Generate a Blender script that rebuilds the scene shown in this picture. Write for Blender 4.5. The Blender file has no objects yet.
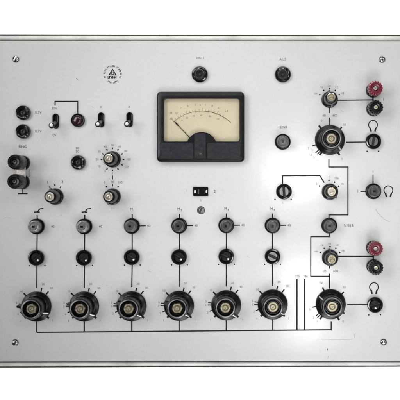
import bpy, bmesh, math, random
from math import sin, cos, pi, radians, atan2, hypot
random.seed(7)
SC = bpy.context.scene
COL = SC.collection

# ------------------------------------------------------------------ units
P = 0.00125            # one unit of the drawing grid = 1.25 mm (panel about half a metre wide)
ZP = 0.15              # height of the panel face above the table
FX, FY = 262.0, 195.0  # foot of the camera on the panel
DIST = 700.0
def X(x): return (x - 200.0) * P
def Y(y): return (200.0 - y) * P

# ------------------------------------------------------------------ camera
cd = bpy.data.cameras.new('camera'); cam = bpy.data.objects.new('camera', cd); COL.objects.link(cam)
cam.location = (X(FX), Y(FY), ZP + DIST * P)
cd.sensor_width = 36.0
cd.lens = 36.0 * DIST / 400.0
cd.shift_x = (200.0 - FX) / 400.0
cd.shift_y = -(200.0 - FY) / 400.0
cd.clip_start = 0.01; cd.clip_end = 50
SC.camera = cam

# ------------------------------------------------------------------ world + lamps
w = bpy.data.worlds.new('World'); SC.world = w; w.use_nodes = True
w.node_tree.nodes['Background'].inputs[0].default_value = (0.96, 0.98, 1.0, 1)
w.node_tree.nodes['Background'].inputs[1].default_value = 0.065
SC.view_settings.view_transform = 'Standard'; SC.view_settings.look = 'None'
SC.view_settings.exposure = 0.0; SC.view_settings.gamma = 1.0
SC.view_settings.use_curve_mapping = False
from mathutils import Vector
def area(name, loc, target, sx, sy, power, color=(1, 1, 1), spread=180):
    l = bpy.data.lights.new(name, 'AREA'); l.shape = 'RECTANGLE'; l.size = sx; l.size_y = sy
    l.energy = power; l.color = color; l.spread = radians(spread)
    o = bpy.data.objects.new(name, l); COL.objects.link(o); o.location = loc
    d = Vector(target) - Vector(loc)
    o.rotation_euler = d.to_track_quat('-Z', 'Y').to_euler()
    return o
def spot(name, loc, target, half, blend, power, radius=0.33, color=(1, 1, 1)):
    l = bpy.data.lights.new(name, 'SPOT'); l.spot_size = radians(2 * half); l.spot_blend = blend
    l.energy = power; l.shadow_soft_size = radius; l.color = color
    o = bpy.data.objects.new(name, l); COL.objects.link(o); o.location = loc
    o.rotation_euler = (Vector(target) - Vector(loc)).to_track_quat('-Z', 'Y').to_euler()
    return o
# two overhead tubes; their reflections are the pale glare right of centre
area('lamp_tube_upper', (X(336), Y(149), ZP + 700 * P), (X(336), Y(149), ZP), 124 * P, 92 * P, 0.20, (1, 0.995, 0.98), 84)
area('lamp_tube_lower', (X(350), Y(405), ZP + 700 * P), (X(350), Y(405), ZP), 84 * P, 156 * P, 0.215, (1, 0.995, 0.98), 76)
# added unseen spots and fills; soft pool edges dim the lower left corner
def spt(name, x, y, h, ax, ay, half, blend, p): spot(name, (X(x), Y(y), ZP + h * P), (X(ax), Y(ay), ZP), half, blend, p * 77)
spt('lamp_added_spot_top', 270, -560, 850, 249, 86, 16.0, 0.46, 0.186)
spt('lamp_added_spot_upper_left', -120, -600, 850, 183, 38, 16.2, 0.40, 0.095)
spt('lamp_added_spot_left', -420, -380, 850, 240, 112, 18.4, 0.40, 0.396)
spt('lamp_added_spot_far_left', -560, 60, 880, 262, 118, 17.6, 0.40, 0.404)
spt('lamp_added_spot_right', 1000, 150, 850, 348, 91, 21.0, 0.81, 0.043)
spt('lamp_added_spot_upper_right', 750, -480, 850, 162, 4, 16.0, 0.80, 0.353)
spt('lamp_added_spot_lower_right', 800, 750, 850, 245, 285, 16.0, 0.74, 0.394)
spt('lamp_added_spot_bottom', 330, 950, 850, 368, 274, 16.7, 0.68, 0.646)
area('lamp_fill_right', (X(1150), Y(200), ZP + 420 * P), (X(200), Y(200), ZP), 0.5, 0.9, 0.9)
area('lamp_fill_left', (X(-750), Y(200), ZP + 420 * P), (X(200), Y(200), ZP), 0.5, 0.9, 2.2)
# two unseen strips added to whiten only the table
area('lamp_fill_table_far', (0, Y(-250), 0.10), (0, Y(0), 0.0), 0.9, 0.10, 9.0)
area('lamp_fill_table_near', (0, Y(650), 0.10), (0, Y(400), 0.0), 0.9, 0.10, 9.0)

# ------------------------------------------------------------------ materials
def mat(name, color, rough=0.5, metal=0.0, noise=0.0, nscale=300.0, bump=0.0, bscale=2000.0, coat=0.0, spec=0.5, rnoise=0.0):
    m = bpy.data.materials.new(name); m.use_nodes = True
    nt = m.node_tree; b = nt.nodes['Principled BSDF']
    b.inputs['Base Color'].default_value = (*color, 1); b.inputs['Roughness'].default_value = rough
    b.inputs['Metallic'].default_value = metal; b.inputs['Coat Weight'].default_value = coat
    b.inputs['Coat Roughness'].default_value = 0.12; b.inputs['Specular IOR Level'].default_value = spec
    tc = nt.nodes.new('ShaderNodeTexCoord')
    if noise or rnoise:
        n = nt.nodes.new('ShaderNodeTexNoise'); n.inputs['Scale'].default_value = nscale; n.inputs['Detail'].default_value = 6
        nt.links.new(tc.outputs['Object'], n.inputs['Vector'])
    if noise:
        r = nt.nodes.new('ShaderNodeValToRGB')
        r.color_ramp.elements[0].position = 0.3; r.color_ramp.elements[1].position = 0.7
        r.color_ramp.elements[0].color = (*[c * (1 - noise) for c in color], 1)
        r.color_ramp.elements[1].color = (*[min(1, c * (1 + noise)) for c in color], 1)
        nt.links.new(n.outputs['Fac'], r.inputs['Fac']); nt.links.new(r.outputs['Color'], b.inputs['Base Color'])
    if rnoise:
        mr = nt.nodes.new('ShaderNodeMapRange')
        mr.inputs[1].default_value = 0.3; mr.inputs[2].default_value = 0.7
        mr.inputs[3].default_value = rough * (1 - rnoise); mr.inputs[4].default_value = rough * (1 + rnoise)
        nt.links.new(n.outputs['Fac'], mr.inputs[0]); nt.links.new(mr.outputs[0], b.inputs['Roughness'])
    if bump:
        n2 = nt.nodes.new('ShaderNodeTexNoise'); n2.inputs['Scale'].default_value = bscale; n2.inputs['Detail'].default_value = 3
        nt.links.new(tc.outputs['Object'], n2.inputs['Vector'])
        bp = nt.nodes.new('ShaderNodeBump'); bp.inputs['Strength'].default_value = bump; bp.inputs['Distance'].default_value = 0.0002
        nt.links.new(n2.outputs['Fac'], bp.inputs['Height']); nt.links.new(bp.outputs[0], b.inputs['Normal'])
    return m

def panel_material():
    m = bpy.data.materials.new('grey_enamel'); m.use_nodes = True
    nt = m.node_tree; b = nt.nodes['Principled BSDF']; L = nt.links.new
    tc = nt.nodes.new('ShaderNodeTexCoord')
    def noise(scale, detail=4, vec=None):
        n = nt.nodes.new('ShaderNodeTexNoise'); n.inputs['Scale'].default_value = scale; n.inputs['Detail'].default_value = detail
        L(vec or tc.outputs['Object'], n.inputs['Vector']); return n
    big = noise(7, 2); fine = noise(260, 6)
    r1 = nt.nodes.new('ShaderNodeValToRGB')
    r1.color_ramp.elements[0].position = 0.3; r1.color_ramp.elements[0].color = (0.496, 0.496, 0.489, 1)
    r1.color_ramp.elements[1].position = 0.7; r1.color_ramp.elements[1].color = (0.522, 0.522, 0.520, 1)
    L(big.outputs['Fac'], r1.inputs['Fac'])
    r2 = nt.nodes.new('ShaderNodeValToRGB')
    r2.color_ramp.elements[0].position = 0.25; r2.color_ramp.elements[0].color = (0.955, 0.955, 0.945, 1)
    r2.color_ramp.elements[1].position = 0.5; r2.color_ramp.elements[1].color = (1, 1, 1, 1)
    L(fine.outputs['Fac'], r2.inputs['Fac'])
    mx = nt.nodes.new('ShaderNodeMix'); mx.data_type = 'RGBA'; mx.blend_type = 'MULTIPLY'; mx.inputs[0].default_value = 1
    L(r1.outputs['Color'], mx.inputs[6]); L(r2.outputs['Color'], mx.inputs[7])
    # sparse specks of dirt
    v = nt.nodes.new('ShaderNodeTexVoronoi'); v.inputs['Scale'].default_value = 70
    wv = noise(25, 2)
    L(tc.outputs['Object'], v.inputs['Vector'])
    lt = nt.nodes.new('ShaderNodeMapRange'); lt.inputs[1].default_value = 0.035; lt.inputs[2].default_value = 0.05
    lt.inputs[3].default_value = 1.0; lt.inputs[4].default_value = 0.0
    L(v.outputs['Distance'], lt.inputs[0])
    sel = nt.nodes.new('ShaderNodeMapRange'); sel.inputs[1].default_value = 0.56; sel.inputs[2].default_value = 0.66
    sel.inputs[3].default_value = 0.0; sel.inputs[4].default_value = 0.6
    L(wv.outputs['Fac'], sel.inputs[0])
    mu = nt.nodes.new('ShaderNodeMath'); mu.operation = 'MULTIPLY'; L(lt.outputs[0], mu.inputs[0]); L(sel.outputs[0], mu.inputs[1])
    mx2 = nt.nodes.new('ShaderNodeMix'); mx2.data_type = 'RGBA'; mx2.blend_type = 'MIX'
    mx2.inputs[7].default_value = (0.2, 0.19, 0.17, 1)
    L(mu.outputs[0], mx2.inputs[0]); L(mx.outputs[2], mx2.inputs[6])
    L(mx2.outputs[2], b.inputs['Base Color'])
    # satin gloss with hand wear
    rr = nt.nodes.new('ShaderNodeMapRange'); rr.inputs[1].default_value = 0.2; rr.inputs[2].default_value = 0.8
    rr.inputs[3].default_value = 0.155; rr.inputs[4].default_value = 0.19
    sm = noise(40, 3); L(sm.outputs['Fac'], rr.inputs[0]); L(rr.outputs[0], b.inputs['Roughness'])
    bp = nt.nodes.new('ShaderNodeBump'); bp.inputs['Strength'].default_value = 0.12; bp.inputs['Distance'].default_value = 0.0002
    bn = noise(900, 3); L(bn.outputs['Fac'], bp.inputs['Height']); b2 = nt.nodes.new('ShaderNodeBump'); b2.inputs['Strength'].default_value = 0.5; b2.inputs['Distance'].default_value = 0.0002
    wn = noise(55, 3); L(wn.outputs['Fac'], b2.inputs['Height']); L(bp.outputs[0], b2.inputs['Normal'])   # slight waviness of the sheet
    L(b2.outputs[0], b.inputs['Normal'])
    return m

M = {}
M['panel'] = panel_material()
M['rail'] = mat('rail_paint', (0.50, 0.495, 0.47), 0.28, noise=0.22, nscale=32, bump=0.25, bscale=300)
M['case'] = mat('case_dark', (0.016, 0.015, 0.014), 0.7, noise=0.3, nscale=120)
M['dark'] = mat('gap_dark', (0.012, 0.012, 0.011), 0.8, noise=0.3)
M['table'] = mat('white_paper', (0.9, 0.9, 0.9), 0.8, noise=0.01, nscale=40)
M['bakelite'] = mat('black_bakelite', (0.004, 0.004, 0.0045), 0.22, noise=0.2, nscale=300, rnoise=0.3, spec=0.2)
M['gloss'] = mat('polished_black', (0.004, 0.004, 0.0045), 0.10, noise=0.2, nscale=300, rnoise=0.3, spec=0.5)
M['bakelite_worn'] = mat('black_bakelite_worn', (0.0045, 0.0042, 0.005), 0.24, noise=0.3, nscale=300, rnoise=0.3, spec=0.26)
M['slate'] = mat('slate_bakelite', (0.016, 0.016, 0.020), 0.42, noise=0.2, nscale=250, rnoise=0.2, spec=0.2)
M['meter'] = mat('meter_bakelite', (0.0035, 0.0035, 0.0045), 0.34, noise=0.15, nscale=200, rnoise=0.15, bump=0.03, bscale=2500, spec=0.22)
M['worn'] = mat('worn_edge', (0.14, 0.135, 0.145), 0.34, metal=0.6, noise=0.45, nscale=900)
M['greybtn'] = mat('grey_button', (0.055, 0.055, 0.055), 0.3, noise=0.3, nscale=900, rnoise=0.2)
M['facelight'] = mat('pale_grey_face', (0.17, 0.17, 0.17), 0.28, metal=0.5, noise=0.3, nscale=700)
M['darkgrey'] = mat('dark_grey_plastic', (0.03, 0.03, 0.031), 0.3, noise=0.3, nscale=900)
M['bright'] = mat('bright_metal', (0.85, 0.84, 0.82), 0.3, metal=0.7, noise=0.05, nscale=400)
M['brass'] = mat('aged_brass', (0.29, 0.262, 0.185), 0.38, metal=0.75, noise=0.45, nscale=500, rnoise=0.3)
M['nickel'] = mat('nickel', (0.42, 0.385, 0.32), 0.36, metal=0.85, noise=0.15, nscale=400, rnoise=0.3)
M['steel'] = mat('steel', (0.16, 0.16, 0.16), 0.36, metal=1.0, noise=0.25, nscale=900, rnoise=0.3)
M['chrome'] = mat('chrome', (0.34, 0.34, 0.33), 0.2, metal=1.0, noise=0.1, nscale=400)
M['strap'] = mat('tinned_strap', (0.62, 0.57, 0.54), 0.45, metal=0.35, noise=0.2, nscale=500, bump=0.2)
M['ink'] = mat('black_ink', (0.014, 0.014, 0.014), 0.6, noise=0.4, nscale=900, spec=0.12)
M['faint'] = mat('faded_ink', (0.10, 0.10, 0.10), 0.6, noise=0.35, nscale=900, spec=0.2)
M['scuff'] = mat('scuff', (0.30, 0.29, 0.27), 0.5, noise=0.3, nscale=1500)
M['white'] = mat('white_fill', (0.55, 0.54, 0.50), 0.4, noise=0.3, nscale=1500)
M['red'] = mat('red_plastic', (0.115, 0.008, 0.016), 0.26, noise=0.3, nscale=700, rnoise=0.2)
M['lens'] = mat('dark_red_lens', (0.020, 0.0035, 0.005), 0.2, coat=0.2, noise=0.2, nscale=400)
M['dial'] = mat('cream_dial', (0.83, 0.75, 0.58), 0.6, noise=0.05, nscale=40)
M['dialink'] = mat('dial_ink', (0.20, 0.16, 0.10), 0.6, noise=0.3, nscale=900)
M['arc_red'] = mat('dial_arc', (0.16, 0.085, 0.05), 0.6, noise=0.3, nscale=900)
M['slotmetal'] = mat('blackened_steel', (0.045, 0.045, 0.047), 0.16, metal=0.7, noise=0.3, nscale=500, rnoise=0.3)
M['black'] = mat('matt_black', (0.006, 0.006, 0.006), 0.6, noise=0.3)
def glass_material():
    m = bpy.data.materials.new('meter_glass'); m.use_nodes = True; nt = m.node_tree
    for n in list(nt.nodes): nt.nodes.remove(n)
    out = nt.nodes.new('ShaderNodeOutputMaterial'); mix = nt.nodes.new('ShaderNodeMixShader')
    tr = nt.nodes.new('ShaderNodeBsdfTransparent'); gl = nt.nodes.new('ShaderNodeBsdfGlossy'); fr = nt.nodes.new('ShaderNodeFresnel')
    tr.inputs[0].default_value = (0.97, 0.97, 0.95, 1); gl.inputs['Roughness'].default_value = 0.03; fr.inputs[0].default_value = 1.45
    nt.links.new(fr.outputs[0], mix.inputs[0]); nt.links.new(tr.outputs[0], mix.inputs[1]); nt.links.new(gl.outputs[0], mix.inputs[2])
    nt.links.new(mix.outputs[0], out.inputs[0]); return m
M['glass'] = glass_material()

# ------------------------------------------------------------------ mesh helpers (grid units, z above local base)
class MB:
    def __init__(s): s.v = []; s.f = []
    def lathe(s, prof, seg=48, cx=0, cy=0, mod=None, sx=1.0, sy=1.0):
        rings = []
        for i, (r, z) in enumerate(prof):
            if r < 1e-6:
                rings.append([len(s.v)]); s.v.append((cx, cy, z)); continue
            ring = []
            for k in range(seg):
                a = 2 * pi * k / seg
                q = r * (mod(a, i) if mod else 1)
                ring.append(len(s.v)); s.v.append((cx + sx * q * cos(a), cy + sy * q * sin(a), z))
            rings.append(ring)
        for A, B in zip(rings, rings[1:]):
            for k in range(seg):
                k2 = (k + 1) % seg
                if len(A) == 1 and len(B) == 1: continue
                if len(A) == 1: s.f.append((A[0], B[k2], B[k]))
                elif len(B) == 1: s.f.append((A[k], A[k2], B[0]))
                else: s.f.append((A[k], A[k2], B[k2], B[k]))
        return s
    def loft(s, loops, cap0=False, cap1=True):
        idx = []
        for lp in loops:
            idx.append(list(range(len(s.v), len(s.v) + len(lp)))); s.v += [tuple(p) for p in lp]
        n = len(loops[0])
        for A, B in zip(idx, idx[1:]):
            for k in range(n): s.f.append((A[k], A[(k + 1) % n], B[(k + 1) % n], B[k]))
        if cap0: s.f.append(tuple(reversed(idx[0])))
        if cap1: s.f.append(tuple(idx[-1]))
        return s
    def prism(s, poly, z0, z1, bev=0.0):
        if bev:
            cx = sum(p[0] for p in poly) / len(poly); cy = sum(p[1] for p in poly) / len(poly)
            hx = max(abs(p[0] - cx) for p in poly); hy = max(abs(p[1] - cy) for p in poly)
            top = [(cx + (p[0] - cx) * (hx - bev) / hx, cy + (p[1] - cy) * (hy - bev) / hy, z1) for p in poly]
            return s.loft([[(x, y, z0) for x, y in poly], [(x, y, z1 - bev) for x, y in poly], top], True, True)
        return s.loft([[(x, y, z0) for x, y in poly], [(x, y, z1) for x, y in poly]], True, True)
    def flat(s, poly, z):
        i = len(s.v); s.v += [(x, y, z) for x, y in poly]; s.f.append(tuple(range(i, i + len(poly)))); return s
    def bar(s, a, b, wd, z):
        dx, dy = b[0] - a[0], b[1] - a[1]; L = hypot(dx, dy) or 1; nx, ny = -dy / L * wd / 2, dx / L * wd / 2
        return s.flat([(a[0] - nx, a[1] - ny), (b[0] - nx, b[1] - ny), (b[0] + nx, b[1] + ny), (a[0] + nx, a[1] + ny)], z)
    def path(s, pts, wd, z, closed=False):
        """flat mitred ribbon"""
        n = len(pts); Lp = []; Rp = []
        for i in range(n):
            p = pts[i]
            a = pts[i - 1] if (i > 0 or closed) else None; b = pts[(i + 1) % n] if (i < n - 1 or closed) else None
            def nrm(u, v):
                dx, dy = v[0] - u[0], v[1] - u[1]; L = hypot(dx, dy) or 1; return (-dy / L, dx / L)
            if a is None: m = nrm(p, b); k = 1
            elif b is None: m = nrm(a, p); k = 1
            else:
                n1 = nrm(a, p); n2 = nrm(p, b); mx, my = n1[0] + n2[0], n1[1] + n2[1]; L = hypot(mx, my) or 1
                m = (mx / L, my / L); k = 1 / max(0.4, m[0] * n1[0] + m[1] * n1[1])
            Lp.append((p[0] + m[0] * k * wd / 2, p[1] + m[1] * k * wd / 2, z)); Rp.append((p[0] - m[0] * k * wd / 2, p[1] - m[1] * k * wd / 2, z))
        i0 = len(s.v); s.v += Lp + Rp
        for i in range(n if closed else n - 1):
            j = (i + 1) % n; s.f.append((i0 + i, i0 + n + i, i0 + n + j, i0 + j))
        return s
    def tube(s, pts, rad, seg=14):
        """round bar through 3-D points, radius per point, closed ends"""
        loops = []
        for i, p in enumerate(pts):
            p = Vector(p); a = Vector(pts[max(0, i - 1)]); b = Vector(pts[min(len(pts) - 1, i + 1)])
            t = (b - a).normalized(); u = t.orthogonal().normalized()
            ref = Vector((1, 0, 0)); u = (ref - ref.dot(t) * t).normalized() if abs(ref.dot(t)) < 0.95 else u
            v = t.cross(u); r = rad[i]
            loops.append([tuple(p + u * (r * cos(2 * pi * k / seg)) + v * (r * sin(2 * pi * k / seg))) for k in range(seg)])
        return s.loft(loops, True, True)
    def build(s, name, m, parent=None, loc=(0, 0, 0), rot=0.0, smooth=True, angle=32):
        me = bpy.data.meshes.new(name)
        me.from_pydata([(x * P, y * P, z * P) for x, y, z in s.v], [], s.f)
        bm = bmesh.new(); bm.from_mesh(me); bmesh.ops.recalc_face_normals(bm, faces=bm.faces); bm.to_mesh(me); bm.free()
        if smooth:
            for p in me.polygons: p.use_smooth = True
            me.set_sharp_from_angle(angle=radians(angle))
        me.materials.append(m)
        o = bpy.data.objects.new(name, me); COL.objects.link(o)
        o.location = loc; o.rotation_euler = (0, 0, rot)
        if parent: o.parent = parent
        return o

def sheet(s_, name, m, parent, z=0.0):
    """printed mark: faces up"""
    o = s_.build(name, m, parent, smooth=False)
    me = o.data
    bm = bmesh.new(); bm.from_mesh(me)
    for f in bm.faces:
        if f.normal.z < 0: f.normal_flip()
    bm.to_mesh(me); bm.free()
    return o

def at(x, y, z=0.0): return (X(x), Y(y), ZP + z * P)   # for parts of the instrument (whose base sits at the origin)

def rrect(x0, y0, x1, y1, r, n=6):
    pts = []
    for cx, cy, a0 in ((x1 - r, y1 - r, 0), (x0 + r, y1 - r, 90), (x0 + r, y0 + r, 180), (x1 - r, y0 + r, 270)):
        for k in range(n + 1):
            a = radians(a0 + 90 * k / n); pts.append((cx + r * cos(a), cy + r * sin(a)))
    return pts
def stadium(cx, cy, w_, h_, n=10): return rrect(cx - w_ / 2, cy - h_ / 2, cx + w_ / 2, cy + h_ / 2, min(w_, h_) / 2 - 0.01, n)

def text_mb(mb, s, x, y, size, z, rot=0.0, align='CENTER', wide=1.0):
    """adds the glyph faces of a string, centred on (x, y) in grid units with y down, to mb"""
    cu = bpy.data.curves.new('t', 'FONT'); cu.body = s; cu.size = 1.0; cu.align_x = align; cu.align_y = 'CENTER'; cu.resolution_u = 3
    o = bpy.data.objects.new('t', cu); COL.objects.link(o)
    dg = bpy.context.evaluated_depsgraph_get(); me = bpy.data.meshes.new_from_object(o.evaluated_get(dg))
    i = len(mb.v); c, n = cos(rot), sin(rot)
    for v in me.vertices:
        u, t = v.co.x * size * wide, v.co.y * size
        mb.v.append((x - 200 + u * c - t * n, 200 - y + u * n + t * c, z))
    for p in me.polygons: mb.f.append(tuple(i + k for k in p.vertices))
    bpy.data.objects.remove(o); bpy.data.curves.remove(cu); bpy.data.meshes.remove(me)
    return mb
def G(x, y): return (x - 200, 200 - y)      # grid point -> panel-local

# ------------------------------------------------------------------ setting
tb = MB(); tb.flat([(-2600, -2600), (2600, -2600), (2600, 2600), (-2600, 2600)], 0)
table = tb.build('tabletop', M['table'], smooth=False); table['kind'] = 'structure'

# ------------------------------------------------------------------ the instrument
inst = bpy.data.objects.new('measuring_instrument', None); COL.objects.link(inst)
inst.location = (0, 0, 0)
inst['label'] = 'old light grey rack measuring instrument with black knobs and a cream meter on white'
inst['category'] = 'instrument'

XL, XR = -14.0, 414.0
# panel plate, real edges a little out of square with the case
pn = MB()
poly = [G(XL, 361.6), G(XR, 360.8), G(XR, 41.2), G(XL, 41.0)]
pn.loft([[(x, y, -3) for x, y in poly], [(x, y, -0.3) for x, y in poly],
         [(x * 0.9985, y * 0.998, 0) for x, y in poly]], True, True)
panel = pn.build('front_panel', M['panel'], inst, (0, 0, ZP), smooth=False)

def rail(yo0, yo1, yi0, yi1, name='frame_rail'):
    """profiled rail between outer edge line (yo) and inner edge line (yi), ends at XL/XR"""
    prof = [(0.0, -8), (0.0, -0.9), (0.10, -0.25), (0.24, 0.25), (0.36, 0.15), (0.42, 0.35), (0.62, 0.6), (0.8, 0.5), (0.92, 0.15), (1.0, -0.6), (1.0, -8)]
    mb = MB(); loops = []
    N = 40
    for k in range(N + 1):
        t = k / N; x = XL + (XR - XL) * t
        a = yo0 + (yo1 - yo0) * t; b = yi0 + (yi1 - yi0) * t
        wob = 0.05 * sin(9 * t + yo0) + 0.04 * sin(23 * t)
        loops.append([(*G(x, a + (b - a) * u + wob * (1 - u)), z) for u, z in prof])
    mb.loft(loops, True, True)
    return mb.build(name, M['rail'], inst, (0, 0, ZP), angle=50)
rail(35.0, 35.3, 39.95, 40.2)
rail(367.0, 366.0, 362.85, 362.05)
# dark bottom of the slot between rail and panel, and dark strips standing in for shade on the rail's outer edge
sl = MB()
sl.prism([G(XL, 366), G(XR, 365), G(XR, 36), G(XL, 36)], -9.5, -8.2)
sl.build('slot_backing', M['dark'], inst, (0, 0, ZP), smooth=False)
for (a0, a1, b0, b1) in ((34.5, 34.8, 35.1, 35.4), (367.7, 366.7, 366.9, 365.9)):
    lp = MB(); lp.prism([G(XL, a0), G(XR, a1), G(XR, b1), G(XL, b0)], -12, 0.12)
    lp.build('edge_shade', M['case'], inst, (0, 0, ZP), smooth=False)
cs = MB(); cs.prism(rrect(XL - 198, -160, XR - 202, 158, 3), -ZP / P, -9.6)
cs.build('case', M['case'], inst, (0, 0, ZP), angle=30)

ZI = 0.09   # ink height above the enamel
def ink_path(pts, wd=1.25, name='signal_line', m='ink'):
    wd *= 0.92
    return sheet(MB().path([G(*p) for p in pts], wd, ZI), name, M[m], panel)
def label(s, x, y, size=3.8, rot=0, m='faint', wide=1.0, name='printed_label'):
    return sheet(text_mb(MB(), s, x, y, size, ZI, rot, wide=wide), name, M[m], panel)
def marks(segs, name='scale_mark', m='ink'):
    for (a, b, wd) in segs: sheet(MB().bar(G(*a), G(*b), wd, ZI), name, M[m], panel)
def dots(pts, r=0.75, name='end_dot', m='ink'):
    for (x, y) in pts:
        c = G(x, y); sheet(MB().flat([(c[0] + r * cos(2 * pi * k / 12), c[1] + r * sin(2 * pi * k / 12)) for k in range(12)], ZI), name, M[m], panel)
def numerals(items, size=3.6, name='scale_numeral', m='faint'):
    size *= 0.88
    for it in items: sheet(text_mb(MB(), it[0], it[1], it[2], size, ZI, it[3] if len(it) > 3 else 0), name, M[m], panel)
def pol(cx, cy, r, deg): return (cx + r * cos(radians(deg)), cy - r * sin(radians(deg)))

def place(root, x, y, rot=0.0, first=[]):
    """first call keeps the prototype, later calls copy it with its sub-parts"""
    if root.name not in first:
        first.append(root.name); o = root
    else:
        o = root.copy(); COL.objects.link(o); o.parent = inst
        for ch in root.children:
            c = ch.copy(); COL.objects.link(c); c.parent = o
    o.location = at(x, y); o.rotation_euler = (0, 0, rot)
    return o

# ------------------------------------------------------------------ large knobs
def big_knob():
    k = MB().lathe([(14.8, 0), (15.0, 0.6), (15.0, 2.0), (14.5, 2.8), (13.4, 3.2), (11.8, 3.5), (10.9, 3.9), (10.8, 4.6)], 72).build('rotary_knob', M['bakelite'], inst)
    n = 28
    b = MB().lathe([(10.8, 4.4), (10.7, 8), (10.45, 16.2), (10.2, 17.8), (9.7, 18.5), (9.3, 18.6)], 84, mod=lambda a, i: 1 + (0.012 * cos(n * a) if i < 4 else 0))
    b.build('knob_barrel', M['bakelite_worn'], k)
    MB().lathe([(9.3, 18.55), (8.7, 18.7), (8.2, 18.5), (8.0, 17.9)], 72).build('rim_ring', M['worn'], k)
    MB().lathe([(8.0, 17.95), (7.8, 15.4), (7.2, 14.9), (6.7, 14.9), (6.6, 16.2), (6.2, 16.5), (5.9, 16.2), (5.8, 14.4), (0, 14.3)], 72).build('top_recess', M['bakelite_worn'], k)
    hexm = lambda a, i: (cos(pi / 6) / cos(((a + 0.2) % (pi / 3)) - pi / 6)) if i in (0, 1) else 1
    MB().lathe([(5.5, 14.2), (5.5, 16.4), (4.6, 17.0), (3.2, 17.0), (3.0, 15.8), (2.5, 15.7), (2.4, 16.9), (1.9, 17.3), (0.9, 17.3), (0.75, 16.4), (0, 16.2)], 48, mod=hexm).build('brass_nut', M['brass'], k)
    # pointer: a raised fin from barrel to skirt edge along +x, pale end
    f = MB(); f.loft([[(10.2, -1.9, 3.0), (14.3, -1.5, 2.0), (14.3, 1.5, 2.0), (10.2, 1.9, 3.0)],
                      [(10.2, -1.5, 11.5), (13.9, -1.1, 4.2), (13.9, 1.1, 4.2), (10.2, 1.5, 11.5)]], True, True)
    f.build('pointer', M['bakelite_worn'], k)
    MB().loft([[(10.6, -0.5, 10.8), (14.15, -0.55, 3.75), (14.15, 0.55, 3.75), (10.6, 0.5, 10.8)],
               [(10.7, -0.45, 11.2), (14.45, -0.5, 4.1), (14.45, 0.5, 4.1), (10.7, 0.45, 11.2)]], True, True).build('pointer_line', M['white'], k)
    return k
BK = big_knob()
knobs = [(36.8, 306.3, -27), (84.3, 306.2, -38), (131.8, 306.0, -45), (179.2, 305.6, -45), (226.3, 305.0, -50), (272.7, 304.3, -42), (329.8, 140.0, -44), (330.6, 304.0, 146)]
placed = [place(BK, x, y, radians(a)) for (x, y, a) in knobs]
for i, k in enumerate(placed[:4]):   # black stop nose that sticks out past the skirt on the left
    ang = radians((176, 166, 160, 164)[i] - knobs[i][2]); L = (17.2, 15.6, 14.9, 15.3)[i]
    nb = MB().loft([[(9.8, -1.9, 5), (L - 1, -1.7, 5), (L, -0.9, 5), (L, 0.9, 5), (L - 1, 1.7, 5), (9.8, 1.9, 5)],
                    [(9.8, -1.6, 11.5), (L - 1.3, -1.2, 10.3), (L - 0.4, -0.6, 10), (L - 0.4, 0.6, 10), (L - 1.3, 1.2, 10.3), (9.8, 1.6, 11.5)]], True, True)
    nb.build('stop_nose', M['bakelite'], k, rot=ang)

# scales of the six channel knobs
num6 = [('1', 225 - 2, 21.5), ('2', 202, 20.2), ('3', 181, 20.5), ('5', 170.5, 20.5), ('10', 136, 21.3), ('20', 74, 23.0), ('30', 51, 23.2), ('1', -42, 21.3)]
for (x, y, a) in knobs[:6]:
    sg = []
    for d, w_, r0, r1 in ((135, 1.5, 14.9, 18.6), (74.5, 1.3, 15.2, 19.0), (52, 1.3, 15.2, 19.0), (172, 1.0, 14.9, 18.4), (180, 1.0, 14.9, 18.6), (200.5, 1.0, 14.9, 17.8), (225, 1.9, 14.4, 17.0), (-45, 1.9, 14.4, 17.2)):
        sg.append((pol(x, y, r0, d), pol(x, y, r1, d), w_))
    marks(sg)
    numerals([(t, *pol(x, y, r, d)) for t, d, r in num6], 3.5)
x, y, _ = knobs[6]
marks([(pol(x, y, 14.6, d), pol(x, y, r1, d), w_) for d, r1, w_ in ((127, 18.2, 2.0), (47, 17.8, 1.4), (199, 18.4, 1.2), (222, 19.3, 1.0), (229, 19.0, 1.0), (236, 18.3, 1.9), (-57, 18.0, 1.9))])
numerals([('0', 321.6, 120.8), ('50', 344.6, 124.8), ('5', 308.5, 148.3), ('2', 311.2, 155), ('1', 314.2, 157.8), ('-', 317.0, 160.2), ('0', 341.9, 158.8)], 3.4)
x, y, _ = knobs[7]
marks([(pol(x, y, 14.6, d), pol(x, y, r1, d), w_) for d, r1, w_ in ((116, 18.6, 1.5), (42, 17.8, 1.4), (190, 18.6, 1.2), (219, 18.8, 1.0), (226, 19.0, 1.0), (235, 18.5, 1.9), (-62, 18.3, 1.9), (-34, 17.0, 1.9))])
numerals([('20', 321.4, 283.3), ('50', 344.6, 287.4), ('5', 309.8, 309.6), ('2', 313.6, 317.6), ('1', 317.2, 321.2), ('0', 343.2, 321.4)], 3.4)

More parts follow.
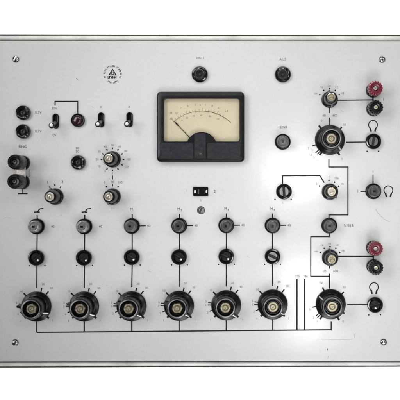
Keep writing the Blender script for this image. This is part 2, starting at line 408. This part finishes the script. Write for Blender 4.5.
# ------------------------------------------------------------------ small knobs
def small_knob(metal):
    k = MB().lathe([(8.0, 0), (8.2, 0.5), (8.2, 2.2), (7.8, 3.0), (7.0, 3.3), (6.6, 3.9)], 60).build('small_rotary_knob', M['bakelite'], inst)
    MB().lathe([(6.6, 3.6), (6.4, 9), (6.0, 16.4), (5.7, 17.6), (5.2, 18.1), (4.2, 18.2)], 72, mod=lambda a, i: 1 + (0.015 * cos(24 * a) if i < 3 else 0)).build('knob_barrel', M['bakelite_worn'], k)
    MB().lathe([(4.25, 18.0), (4.15, 19.2), (3.7, 19.7), (2.8, 19.7), (2.5, 18.9), (2.0, 18.9), (1.8, 19.5), (0.9, 19.8), (0.7, 19.0), (0, 18.9)], 48).build('shaft_nut', M[metal], k)
    f = MB(); f.loft([[(5.9, -1.2, 3.0), (9.2, -0.9, 1.5), (9.2, 0.9, 1.5), (5.9, 1.2, 3.0)],
                      [(5.9, -0.9, 14.0), (8.8, -0.5, 6.0), (8.8, 0.5, 6.0), (5.9, 0.9, 14.0)]], True, True)
    f.build('pointer', M['bakelite_worn'], k)
    return k
SKN = small_knob('nickel'); SKB = small_knob('brass')
place(SKN, 55.6, 196.6, radians(118))
place(SKN, 112.8, 159.4, radians(205))
place(SKN, 112.8, 196.6, radians(243))
place(SKB, 329.5, 99.8, radians(95))
place(SKN, 329.8, 191.8, radians(-42))
place(SKB, 330.0, 257.6, radians(97))
# white index on two of the right-hand knobs
for (xx, yy, aa) in ((329.5, 99.8, -76), (330.0, 257.6, 92)):
    for o in inst.children:
        if o.name.startswith('small_rotary_knob') and abs(o.location.x - X(xx)) < 1e-5 and abs(o.location.y - Y(yy)) < 1e-5:
            MB().loft([[(5.9, -0.8, 3.2), (7.9, -0.8, 2.6), (7.9, 0.8, 2.6), (5.9, 0.8, 3.2)], [(5.5, -0.7, 15.0), (7.9, -0.7, 3.2), (7.9, 0.7, 3.2), (5.5, 0.7, 15.0)]], True, True).build('index_line', M['worn'], o, rot=radians(aa) - o.rotation_euler.z)

numerals([('1', 47.6, 182.4), ('2', 62.4, 182.0)], 4.2, m='ink')
marks([((54.9, 184.0), (54.9, 186.2), 1.2), ((49.2, 186.4), (50.2, 188.2), 0.9), ((61.0, 186.4), (60.0, 188.2), 0.9)])
x, y = 112.5, 159.4
marks([(pol(x, y, 10.2, d), pol(x, y, 11.9, d), 1.2) for d in (90, 60, 30, 0, -30, -60, -90, -120, 150, 120, 180)])
numerals([('50', 112.5, 145.2), ('60', 119.8, 146.6), ('80', 125.8, 151.2), ('100', 128.6, 159.4), ('120', 126.6, 166.6), ('0', 105.2, 171.2), ('10', 99.0, 166.4), ('20', 97.2, 159.4), ('30', 99.2, 151.6), ('40', 105.2, 146.8), ('3', 112.4, 173.2)], 3.3)
marks([((112.5, 175.4), (112.5, 179.4), 1.0), ((112.5, 184.3), (112.5, 186.4), 1.0), ((106.2, 185.9), (107.1, 187.5), 1.1), ((118.5, 185.9), (117.6, 187.5), 1.1)])
numerals([('0', 104.6, 182.5), ('10', 112.4, 182.2), ('100', 120.0, 182.5)], 3.7)
label('1~', 113.0, 208.8, 3.4)
for (x, y, top) in ((329.5, 99.8, True), (330.0, 257.6, False)):
    dots([pol(x, y, 11.0, d) for d in (152, 122, 90, 58, 28)], 0.8, 'scale_mark')
    numerals([('-\u221e', x - 14.0, y - 6.2), ('+6', x - 8.2, y - 12.4), ('+0', x - 0.4, y - 13.6), ('+2', x + 7.0, y - 12.4), ('+8', x + 12.8, y - 6.6)], 3.5)
    label('dB', x - 5.4, y + (15.8 if top else 13.6), 3.4); label('600', x + 5.6, y + (15.8 if top else 13.6), 3.4)
dots([(319.6, 186.0), (329.0, 180.4), (334.6, 182.2), (338.6, 186.2)], 0.8, 'scale_mark')
numerals([('0', 316.6, 183.8), ('1', 329.0, 176.8), ('10k', 336.6, 178.4), ('\u221e', 342.2, 184.0)], 3.7)

# ------------------------------------------------------------------ push buttons
def push_button(face):
    k = MB().lathe([(7.6, 0), (7.9, 0.5), (7.9, 2.8), (7.3, 3.6), (6.6, 3.7), (6.4, 2.4)], 56).build('push_button', M['bakelite'], inst)
    MB().lathe([(6.1, 2.2), (6.0, 7), (5.7, 10.8), (5.4, 11.3), (4.9, 11.5)], 56).build('button_cap', M[face], k)
    MB().lathe([(4.9, 11.48), (4.6, 11.2), (3.6, 11.0), (2.6, 11.1), (0, 11.15)], 48).build('cap_face', M[face], k)
    MB().prism([(-1.7, -0.9), (1.1, -0.9), (1.1, 0.9), (-1.7, 0.9)], 11.0, 11.5, 0.2).build('cap_mark', M['bakelite_worn'], k)
    return k
PBL = push_button('facelight'); PB = push_button('greybtn'); PBD = push_button('darkgrey')
cols = [(37.2, 226.3), (84.8, 226.3), (132.2, 225.9), (179.5, 225.7), (226.4, 225.3), (272.5, 225.4)]
for i, (x, y) in enumerate(cols): place((PBL, PBL, PB, PBD, PBD, PBD)[i], x, y, radians(90 if x > 200 else 0))
place(PBD, 329.0, 225.5); place(PBD, 373.0, 191.3)
place(PB, 282.7, 142.0, radians(80))

# ------------------------------------------------------------------ slotted trimmers
def trimmer(metal):
    k = MB().lathe([(7.4, 0), (7.8, 0.6), (7.8, 3.4), (7.2, 4.2), (6.2, 4.3), (5.5, 3.7), (5.3, 1.0)], 56).build('slotted_trimmer', M['gloss'], inst)
    # screw head with a real slot: two half discs on a lower disc
    MB().lathe([(5.2, 0.4), (5.2, 1.3), (0, 1.3)], 48).build('slot_floor', M['black'], k)
    for s in (1, -1):
        pts = []
        for q in range(15):
            a = radians(8 + 164 * q / 14); pts.append((5.0 * cos(a), s * 5.0 * sin(a)))
        pts = [(p[0], s * max(0.5, s * p[1])) for p in pts]
        MB().prism(pts, 1.2, 3.0, 0.7).build('screw_half', M[metal], k)
    return k
TM = trimmer('slotmetal'); TS = trimmer('steel')
glints = []
rows = [(37.0, 257.6, 40), (84.5, 257.5, 45), (132.2, 257.0, 150), (179.4, 256.8, 150), (226.4, 256.3, 155), (272.5, 256.3, -25)]
for i, (x, y, a) in enumerate(rows):
    tm = place(TS if i == 5 else TM, x, y, radians(a))
    if i < 5: glints.append((tm, (1.9, -2.5) if i != 1 else (2.3, -2.7)))
    dots([(x - 7.8, y + 8.1), (x + 8.0, y + 8.0)], 0.7)
t = place(TS, 283.9, 191.6, radians(95)); dots([(275.0, 199.4), (291.1, 199.4)], 0.75); label('1', 282.9, 203.0, 3.0)
place(TS, 373.0, 141.6, radians(80)); dots([(367.1, 151.3), (378.6, 151.3)], 0.75)
glints.append((place(TM, 374.6, 304.5, radians(15)), (0.6, -3.2))); dots([(368.8, 314.9), (380.6, 314.7)], 0.75)

for tm, (ux_, uy_) in glints:    # bright stud added to draw the glint beside each slot
    MB().lathe([(1.15, 2.6), (1.1, 3.1), (0.7, 3.5), (0, 3.65)], 24, ux_, uy_).build('glint_stud', M['bright'], tm, rot=-tm.rotation_euler.z)

# ------------------------------------------------------------------ sockets and jacks
def socket():
    k = MB().lathe([(6.9, 0), (7.3, 0.5), (7.2, 3.2), (6.5, 4.4), (5.4, 4.9), (4.5, 4.6), (3.9, 3.4), (3.7, 0.3)], 56).build('banana_socket', M['gloss'], inst)
    MB().lathe([(3.7, 0.4), (2.4, 0.6), (2.3, 2.2), (1.9, 2.5), (1.5, 2.3), (1.4, 0.6), (0, 0.5)], 40).build('contact_sleeve', M['darkgrey'], k)
    return k
SO = socket()
place(SO, 23.7, 113.0); place(SO, 23.7, 131.7); place(SO, 78.7, 162.6)
def jack():
    k = MB().lathe([(7.6, 0), (8.0, 0.6), (7.9, 2.6), (7.3, 3.4), (6.2, 3.6), (5.6, 3.3), (5.3, 2.2)], 56).build('jack_socket', M['gloss'], inst)
    hexm = lambda a, i: 0.93 + 0.07 * cos(6 * a) if i < 3 else 1
    MB().lathe([(5.3, 2.0), (5.2, 3.8), (4.7, 4.3), (3.9, 4.3), (3.5, 3.8), (3.4, 0.2)], 60, mod=hexm).build('jack_nut', M['darkgrey'], k)
    MB().lathe([(3.4, 0.3), (1.6, 0.25), (1.4, 1.2), (0.6, 1.6), (0, 1.6)], 40).build('jack_bore', M['black'], k)
    return k
JK = jack(); place(JK, 199.9, 74.7); place(JK, 282.8, 74.8)

# ------------------------------------------------------------------ binding posts
def post(capm, hcap=19.0, nf=16, amp=0.045, stud='nickel'):
    k = MB().lathe([(7.0, 0), (7.3, 0.5), (7.3, 3.5), (6.7, 4.6), (5.4, 5.0), (3.2, 5.2), (3.1, 9)], 52).build('binding_post', M['bakelite'], inst)
    fl = lambda a, i: 1 + (amp * cos(nf * a) if 0 < i < 5 else 0)
    MB().lathe([(3.0, 8.2), (6.6, 8.6), (7.1, 9.4), (7.2, hcap - 2.0), (6.8, hcap - 0.7), (5.8, hcap), (4.6, hcap), (4.2, hcap - 0.9), (2.6, hcap - 1.1), (2.2, hcap - 3.0), (0, hcap - 3.1)], 128, mod=fl).build('post_cap', M[capm], k)
    MB().lathe([(2.1, hcap - 3.2), (2.0, hcap - 0.9), (1.6, hcap - 0.6), (0.9, hcap - 0.8), (0.8, hcap - 2.0), (0, hcap - 2.0)], 28).build('post_stud', M[stud], k)
    return k
PR = post('red', 17.0); PK = post('bakelite_worn', 17.0)
PT = post('bakelite_worn', 25.0, 26, 0.02, 'darkgrey')
for (x, y) in ((372.9, 90.6), (373.0, 247.6)): place(PR, x, y)['label'] = 'binding post with a red ribbed cap'
for (x, y) in ((373.3, 109.3), (373.4, 266.2)): place(PK, x, y)
for (x, y) in ((23.2, 163.0), (22.9, 182.0)): place(PT, x, y)
sp = MB(); sp.prism([(-4.4, -15.6), (4.4, -15.6), (4.4, -4.6), (-4.4, -4.6)], 5.6, 6.6, 0.25)
sp.build('shorting_strap', M['strap'], inst, at(23.2, 162.4))
sheet(MB().path([G(29.0, 169), G(29.0, 177)], 0.8, ZI), 'signal_line', M['ink'], panel)
ink_path([(22.8, 189), (22.8, 193.4)], 1.1, 'earth_symbol'); ink_path([(18.0, 193.6), (27.6, 193.6)], 1.3, 'earth_symbol')

# ------------------------------------------------------------------ toggles
def toggle():
    k = MB().loft([[(*p, 0) for p in stadium(0, 0, 6.2, 14.8)], [(*p, 1.6) for p in stadium(0, 0, 6.2, 14.8)],
                   [(*p, 2.2) for p in stadium(0, 0, 5.2, 13.8)], [(*p, 2.1) for p in stadium(0, 0, 3.8, 12.2)], [(*p, 0.5) for p in stadium(0, 0, 3.6, 12.0)]], True, True).build('toggle_switch', M['bakelite'], inst)
    MB().tube([(0, -1.5, 0.6), (0, -2.5, 5), (0, -4.6, 11), (0, -5.5, 13.5)], [1.7, 1.7, 2.1, 2.4]).build('lever', M['worn'], k)
    MB().lathe([(2.2, 12.6), (2.85, 13.6), (2.95, 14.6), (2.6, 15.5), (1.8, 16.0)], 32, 0, -5.7).build('lever_tip', M['bakelite'], k)
    MB().lathe([(1.9, 15.7), (1.5, 16.4), (0.8, 16.8), (0, 16.9)], 32, 0, -5.7).build('tip_cap', M['strap'], k)
    return k
TG = toggle()
for (x, y) in ((56.0, 121.2), (101.4, 120.0), (129.8, 119.8)): place(TG, x, y)

# ------------------------------------------------------------------ red indicator lamp
lm = MB().lathe([(6.5, 0), (6.8, 0.5), (6.7, 2.6), (6.2, 3.3), (5.5, 3.2), (5.3, 2.4)], 52).build('indicator_lamp', M['bakelite'], inst, at(78.3, 120.5))
MB().lathe([(5.4, 2.2), (5.1, 3.6), (4.2, 4.7), (2.6, 5.4), (0, 5.7)], 48).build('lamp_lens', M['lens'], lm)
lm['label'] = 'unlit dark red lamp in a black ring'

# ------------------------------------------------------------------ screws
def screw():
    k = MB().lathe([(3.4, 0), (3.4, 0.35), (3.1, 0.9), (2.4, 1.5), (1.4, 1.9), (0.5, 2.05), (0, 2.05)], 40).build('panel_screw', M['chrome'], inst)
    MB().prism([(-2.4, -0.3), (2.4, -0.3), (2.4, 0.3), (-2.4, 0.3)], 1.2, 2.0).build('screw_slot', M['black'], k)
    return k
SW = screw()
for (x, y) in ((15.8, 59.3), (382.0, 59.6), (15.3, 342.6), (383.6, 342.1)): place(SW, x, y)
ss = MB().lathe([(3.5, 0), (3.6, 0.5), (3.3, 1.1), (2.6, 1.2), (2.5, 0.5), (1.9, 0.6), (0, 1.0)], 36).build('fixing_screw', M['steel'], inst, at(201.0, 210.2))
MB().prism([(-2.2, -0.4), (2.2, -0.4), (2.2, 0.4), (-2.2, 0.4)], 0.5, 1.15).build('screw_slot', M['black'], ss, rot=radians(60))
MB().lathe([(3.9, 0), (3.9, 0.5), (3.55, 0.55)], 36).build('screw_washer', M['case'], ss)

# ------------------------------------------------------------------ slide switch
s0 = MB(); s0.loft([[(*p, 0) for p in rrect(-7.5, -4.4, 7.5, 4.4, 0.6, 3)], [(*p, 1.6) for p in rrect(-7.5, -4.4, 7.5, 4.4, 0.6, 3)], [(*p, 1.9) for p in rrect(-7.1, -4.0, 7.1, 4.0, 0.5, 3)],
                    [(*p, 1.9) for p in rrect(-6.6, -2.0, 6.6, 2.0, 0.4, 3)], [(*p, 0.4) for p in rrect(-6.6, -2.0, 6.6, 2.0, 0.4, 3)]], True, True)
sw = s0.build('slide_switch', M['bakelite'], inst, at(200.8, 191.6))
MB().prism([(-3.6, -2.9), (3.8, -2.9), (3.8, 2.9), (-3.6, 2.9)], 0.5, 4.2, 0.4).build('slider', M['bakelite_worn'], sw)
MB().prism([(-2.1, -2.2), (-1.3, -2.2), (-1.3, 2.2), (-2.1, 2.2)], 4.0, 4.5).build('slider_rib', M['greybtn'], sw)
MB().prism([(-6.5, -1.4), (-4.6, -1.4), (-4.6, 1.4), (-6.5, 1.4)], 0.5, 1.7).build('slot_end', M['strap'], sw)
MB().prism([(4.9, -0.9), (6.5, -1.9), (6.5, 1.9), (4.9, 0.9)], 0.5, 1.7).build('slot_end', M['strap'], sw)
label('1', 187.0, 190.8, 3.2); label('2', 214.8, 191.6, 4.0, m='ink'); label('1', 200.9, 200.4, 3.6)

# ------------------------------------------------------------------ panel meter
def star_ray(poly, ang):
    dx, dy = cos(ang), sin(ang); best = 0
    for (ax, ay), (bx, by) in zip(poly, poly[1:] + poly[:1]):
        ex, ey = bx - ax, by - ay; den = dx * ey - dy * ex
        if abs(den) < 1e-12: continue
        t_ = (ax * ey - ay * ex) / den; u = (ax * dy - ay * dx) / den
        if t_ > 0 and -1e-9 <= u <= 1 + 1e-9: best = max(best, t_)
    return best
MCX, MCY = 200.6, 118.5
def mp(x, y): return (x - MCX, MCY - y)
outer = [(px, py) for px, py in rrect(157.6 - MCX, MCY - 162.2, 244.4 - MCX, MCY - 92.4, 4.2, 8)]
win = rrect(164.6 - MCX, MCY - 141.9, 239.6 - MCX, MCY - 99.2, 2.6, 6)
# bottom edge of the window carries the round hump of the movement cover
rt = [p for p in win if p[1] > -20] ; lower_r = [p for p in win if p[1] <= -20 and p[0] > 0]; lower_l = [p for p in win if p[1] <= -20 and p[0] < 0]
hc, hr = mp(202.3, 148.2), 15.6
hump = [(hc[0] + hr * cos(radians(a)), hc[1] + hr * sin(radians(a))) for a in range(24, 157, 4)]
hump = [h for h in hump if h[1] >= MCY - 141.9 - 0.02]
inner = rt[:] + lower_l + list(reversed(hump)) + lower_r
angs = sorted(set([round(atan2(p[1], p[0]), 6) for p in outer + inner]))
def loop_of(poly, z, sx=1, sy=1): return [(star_ray(poly, a) * cos(a) * sx, star_ray(poly, a) * sin(a) * sy, z) for a in angs]
MH = 7.5
bz = MB()
bz.loft([loop_of(outer, 0), loop_of(outer, MH - 2.2), loop_of(outer, MH - 0.6, 0.985, 0.98), loop_of(outer, MH, 0.962, 0.952),
         loop_of(inner, MH, 1.010, 1.008), loop_of(inner, MH - 0.5, 1.003, 1.003), loop_of(inner, MH - 1.2), loop_of(inner, 0.4)], False, False)
meter = bz.build('panel_meter', M['meter'], inst, at(MCX, MCY), angle=40)
meter['label'] = 'black framed moving coil meter with a cream dial'
dl = MB(); dl.prism(rrect(163 - MCX, MCY - 150, 241 - MCX, MCY - 97, 1), 1.0, 1.8); dl.build('dial', M['dial'], meter, smooth=False)
gl = MB(); gl.prism(rrect(164.2 - MCX, MCY - 150, 240 - MCX, MCY - 98.8, 1), 4.6, 5.1); gl.build('glass', M['glass'], meter, smooth=False)
# movement cover rib and zero screw
rb = MB(); rb.loft([[(*p, MH - 0.5) for p in rrect(195.0 - MCX, MCY - 159.4, 206.8 - MCX, MCY - 133.6, 1.2, 4)], [(*p, MH + 0.7) for p in rrect(195.0 - MCX, MCY - 159.4, 206.8 - MCX, MCY - 133.6, 1.2, 4)],
                    [(*p, MH + 1.3) for p in rrect(195.8 - MCX, MCY - 158.6, 206.0 - MCX, MCY - 134.4, 0.8, 4)]], True, True); rb.build('cover_rib', M['slate'], meter)
lc = MB()
for (xa, xb) in ((161.0, 194.4), (207.4, 241.0)):
    lc = MB(); lc.prism(rrect(xa - MCX, MCY - 159.6, xb - MCX, MCY - 143.2, 1.2, 5), MH - 0.4, MH + 0.5, 0.4)
    lc.build('lower_cover', M['slate'], meter)
zx, zy = mp(201.2, 154.4)
MB().lathe([(2.9, MH + 1.2), (2.9, MH + 1.7), (2.3, MH + 1.9), (2.0, MH + 1.4), (1.6, MH + 1.5), (0, MH + 1.9)], 32, zx, zy).build('zero_screw', M['black'], meter)
MB().prism([(zx - 0.2, zy - 0.3), (zx + 0.9, zy - 0.3), (zx + 0.9, zy + 0.6), (zx - 0.2, zy + 0.6)], MH + 1.6, MH + 2.0).build('screw_slot', M['steel'], meter)  # off-centre steel block stands in for a highlight on the zero screw
# printed scale
AC = mp(202.0, 154.0); AR = 42.6
def arcp(deg, r): return (AC[0] + r * cos(radians(deg)), AC[1] + r * sin(radians(deg)))
ds = MB(); ZD = 1.87
for k in range(0, 21):
    d = 131 - k * 83 / 20; L = 3.2 if k % 5 == 0 else 1.8
    if d > 60: ds.bar(arcp(d, AR), arcp(d, AR + L), 0.32, ZD)
for k in range(0, 13):
    d = 128 - k * 70 / 12; ds.bar(arcp(d, AR - 1.6), arcp(d, AR - 0.2), 0.28, ZD)
o = sheet(ds, 'dial_graduations', M['dialink'], meter)
dt = MB()
def mtext(mb, s, x, y, size): text_mb(mb, s, x - MCX + 200, y - MCY + 200, size, ZD)
for s, x, y, q in (('-20', 170.5, 113.6, 2.7), ('10', 176.4, 113.8, 2.7), ('7', 181.2, 108.6, 2.7), ('5', 188.0, 106.4, 2.8), ('3', 195.2, 105.4, 2.8), ('2', 200.4, 105.2, 2.8), ('1', 205.6, 105.4, 2.8), ('0', 212.4, 106.4, 3.0), ('+1', 219.2, 108.4, 2.8), ('+3', 226.6, 111.6, 3.2), ('dB', 171.2, 119.0, 2.9),
                   ('0', 182.2, 120.6, 2.3), ('20', 187.2, 118.0, 2.3), ('40', 193.8, 116.2, 2.3), ('60', 201.4, 115.6, 2.3), ('80', 210.2, 116.6, 2.3), ('100', 217.8, 119.2, 2.3)):
    mtext(dt, s, x, y, q)
sheet(dt, 'dial_numerals', M['dialink'], meter)
ar = MB(); ar.path([arcp(132 - k * 46 / 24, AR) for k in range(25)], 0.38, ZD); sheet(ar, 'dial_arc', M['dialink'], meter)
ar = MB(); ar.path([arcp(86 - k * 39 / 24, AR) for k in range(25)], 0.55, ZD + 0.01); sheet(ar, 'dial_arc', M['arc_red'], meter)
nd = MB(); a_, b_ = mp(200.5, 149.0), mp(174.2, 121.2)
dx, dy = b_[0] - a_[0], b_[1] - a_[1]; LN = hypot(dx, dy); ux, uy = dx / LN, dy / LN
def npt(t_, o_): return (a_[0] + ux * t_ - uy * o_, a_[1] + uy * t_ + ux * o_)
nd.prism([npt(0, -0.45), npt(LN - 7, -0.3), npt(LN - 5.2, -0.75), npt(LN - 3, -0.75), npt(LN - 1.6, -0.25), npt(LN, -0.12), npt(LN, 0.12), npt(LN - 1.6, 0.25), npt(LN - 3, 0.75), npt(LN - 5.2, 0.75), npt(LN - 7, 0.3), npt(0, 0.45)], 3.0, 3.25)
MB().lathe([(0.9, 1.8), (0.9, 2.4), (0.5, 2.7), (0, 2.75)], 20, *mp(224.6, 138.4)).build('glint_dot', M['table'], meter)  # white dot standing in for a glint on the glass
nd.build('needle', M['black'], meter, smooth=False)

# ------------------------------------------------------------------ printed circuit lines
for (bx, by), (tx, ty, _), (kx, ky, _) in zip(cols, rows, knobs[:6]):
    ink_path([(bx, by + 7.0), (tx, ty - 7.0)]); ink_path([(tx, ty + 7.0), (kx, 287.9 - (kx - 37) * 0.008)])
    ink_path([(kx, ky + 14.0), (kx, 332.4 - (kx - 37) * 0.0088)], 1.4)
ink_path([(36.8, 332.4), (331.2, 329.8), (331.2, 321.5)], 1.35)
ink_path([(55.1, 105.6), (55.1, 101.3), (77.8, 101.3), (77.8, 113.9)])
ink_path([(282.6, 184.4), (282.6, 175.8), (319.8, 175.6), (324.2, 182.7)], 1.2)
ink_path([(337.4, 100.3), (372.6, 99.9)]); ink_path([(372.9, 97.0), (372.9, 103.0)], 1.5)
ink_path([(329.2, 107.6), (329.2, 113.2)]); ink_path([(329.2, 117.6), (329.2, 125.8)])
ink_path([(346.0, 142.2), (366.2, 142.0)]); ink_path([(328.9, 159.2), (328.9, 167.0), (347.9, 167.0), (347.9, 214.9), (329.0, 214.9), (329.0, 218.2)])
ink_path([(329.2, 233.0), (329.2, 236.7), (310.8, 236.7), (310.8, 276.2), (329.6, 276.2)], 1.2); ink_path([(329.6, 265.4), (329.6, 268.6)]); ink_path([(329.6, 273.6), (329.6, 288.6)])
ink_path([(337.8, 256.4), (373.2, 256.4)]); ink_path([(373.3, 254.4), (373.3, 259.4)], 1.5)
ink_path([(347.0, 304.7), (367.2, 304.7)])
ink_path([(373.0, 174.8), (373.0, 183.8)], 1.1); ink_path([(360.4, 191.4), (365.6, 191.4)], 1.1)
ink_path([(296.9, 278.9), (296.9, 330.0)], 1.6); ink_path([(304.6, 278.9), (304.6, 330.0)], 1.6)
# lettering
label('0,5V', 38.3, 112.6, 3.7); label('0,7V', 38.3, 131.4, 3.7); label('EIN', 54.6, 108.4, 3.7, m='ink'); label('0V', 54.6, 135.1, 3.7)
label('x', 100.9, 106.8, 3.8); label('o', 129.3, 106.8, 3.8); label('EING', 22.6, 146.9, 3.7, m='ink')
label('00\n00', 77.6, 149.9, 3.3, m='ink'); label('EIN 1', 200.2, 58.3, 3.3); label('AUS', 282.8, 59.4, 3.6); label('+EINR', 282.6, 127.3, 3.4, m='ink')
label('N/515', 348.6, 225.7, 3.9, m='ink'); label('1', 383.6, 99.7, 4.2, m='ink'); label('1', 384.2, 257.0, 4.2); label('1', 357.8, 191.4, 4.4); label('1', 373.0, 171.9, 3.4)
label('M5', 297.6, 276.2, 3.6); label('M6', 305.6, 276.4, 3.6)
for i, (x, y) in enumerate(cols):
    if i < 2:
        ink_path([(x - 3.2, y - 14.2), (x - 0.4, y - 14.4), (x + 2.6, y - 14.2)], 1.3, 'highpass_symbol')
        ink_path([(x + 0.4, y - 14.4), (x + 1.6, y - 16.4), (x + 3.0, y - 17.4), (x + 6.2, y - 17.9)], 1.1, 'highpass_symbol')
        ink_path([(x, y - 7.2), (x, y - 11.4)]); label('40', x + 15.6, y + 0.3, 3.2, m='ink')
    else:
        mb = MB(); text_mb(mb, 'M', x - 0.8, y - 16.6, 3.6, ZI); text_mb(mb, str(i - 1), x + 1.7, y - 15.4, 2.6, ZI); sheet(mb, 'printed_label', M['ink'], panel)
        ink_path([(x, y - 7.2), (x, y - 11.8)]); ink_path([(x + 7.4, y), (x + 13.6, y - 0.1)], 1.1); label('40', x + 16.6, y, 3.2, m='ink')
# headphone symbols: open ring with two thick ear pieces
def headphones(x, y):
    mb = MB(); pts = [(x - 200 + 4.4 * cos(radians(a)), 200 - y + 4.4 * sin(radians(a)) + 0.7) for a in range(-48, 229, 12)]
    mb.path(pts, 0.95, ZI)
    mb.bar(G(x - 2.9, y + 2.2), G(x - 1.9, y + 6.0), 1.6, ZI + 0.01); mb.bar(G(x + 2.9, y + 2.2), G(x + 1.9, y + 6.0), 1.6, ZI + 0.01)
    sheet(mb, 'headphone_symbol', M['ink'], panel)
for p in ((373.0, 125.6), (388.4, 191.0), (374.0, 287.8)): headphones(*p)

# maker's emblem: ring of tiny marks round a triangle over a bold block of lettering
em = MB(); ex, ey = 112.6, 74.4
a = 0.0
while a < 350:
    step = random.choice((7, 8, 9, 10)); gap = 205 < a < 235 or 318 < a < 332
    if not gap:
        r0, r1 = 7.4, 9.1
        kind = random.random()
        def q(r, d): return (ex - 200 + r * cos(radians(d)), 200 - ey + r * sin(radians(d)))
        em.bar(q(r0, a), q(r1, a), 0.42, ZI)
        if kind > 0.35: em.bar(q(r1 - 0.2, a - 0.5), q(r1 - 0.2, a + 5), 0.36, ZI + 0.01)
        if kind > 0.6: em.bar(q(r0 + 0.2, a - 0.5), q(r0 + 0.2, a + 5), 0.36, ZI + 0.01)
        if kind > 0.8: em.bar(q(r0, a + 5), q(r1, a + 5), 0.42, ZI + 0.02)
    a += step
em.path([G(ex, ey - 5.0), G(ex - 3.4, ey + 0.6), G(ex + 3.4, ey + 0.6)], 0.95, ZI, True)
em.path([(ex - 200 + 1.25 * cos(2 * pi * k / 14), 200 - ey + 1.1 + 1.25 * sin(2 * pi * k / 14)) for k in range(14)], 0.6, ZI + 0.01, True)
for k in range(6):
    bx = ex - 4.6 + k * 1.6
    em.bar(G(bx, ey + 1.6), G(bx, ey + 4.1), 0.75, ZI)
    if k < 5: em.bar(G(bx, ey + (1.9 if k % 2 else 3.8)), G(bx + 1.6, ey + (1.9 if k % 3 else 3.8)), 0.6, ZI + 0.01)
sheet(em, 'maker_emblem', M['ink'], panel)

# scratches and scuffs in the enamel
def scuff(pts, wd, m='scuff'): sheet(MB().path([G(*p) for p in pts], wd, 0.05), 'scratch', M[m], panel)
scuff([(375.2, 208.6), (377.4, 212.2), (380.4, 215.8), (384.6, 219.4), (389.6, 222.0)], 0.45)
scuff([(321.0, 339.2), (336, 339.6), (352.4, 339.4)], 0.35); scuff([(355.0, 333.5), (354.6, 337.2)], 0.7)
scuff([(327.0, 348.6), (327.6, 350.4)], 0.7, 'ink'); scuff([(328.6, 356.0), (327.6, 359.6)], 0.4)
scuff([(76.4, 78.2), (77.6, 79.6)], 0.7, 'faint'); scuff([(78.2, 80.2), (79.2, 81.4)], 0.4)
scuff([(148.0, 270.6), (150.4, 271.8)], 0.5); scuff([(4.0, 217.6), (10.6, 218.0)], 0.3); scuff([(340.4, 109.6), (343.2, 112.4)], 0.4); scuff([(311.6, 151.0), (313.8, 149.6)], 0.3)
for _ in range(46):
    x = random.uniform(2, 398); y = random.uniform(45, 358); a = random.uniform(0, pi); L = random.uniform(0.4, 2.2) * random.random() * 2
    scuff_pts = [(x, y), (x + L * cos(a), y + L * sin(a))]
    if _ == 0: wear = MB()
    wear.path([G(*p) for p in scuff_pts], random.uniform(0.18, 0.4), 0.04)
o = sheet(wear, 'fine_scratches', M['scuff'], panel)
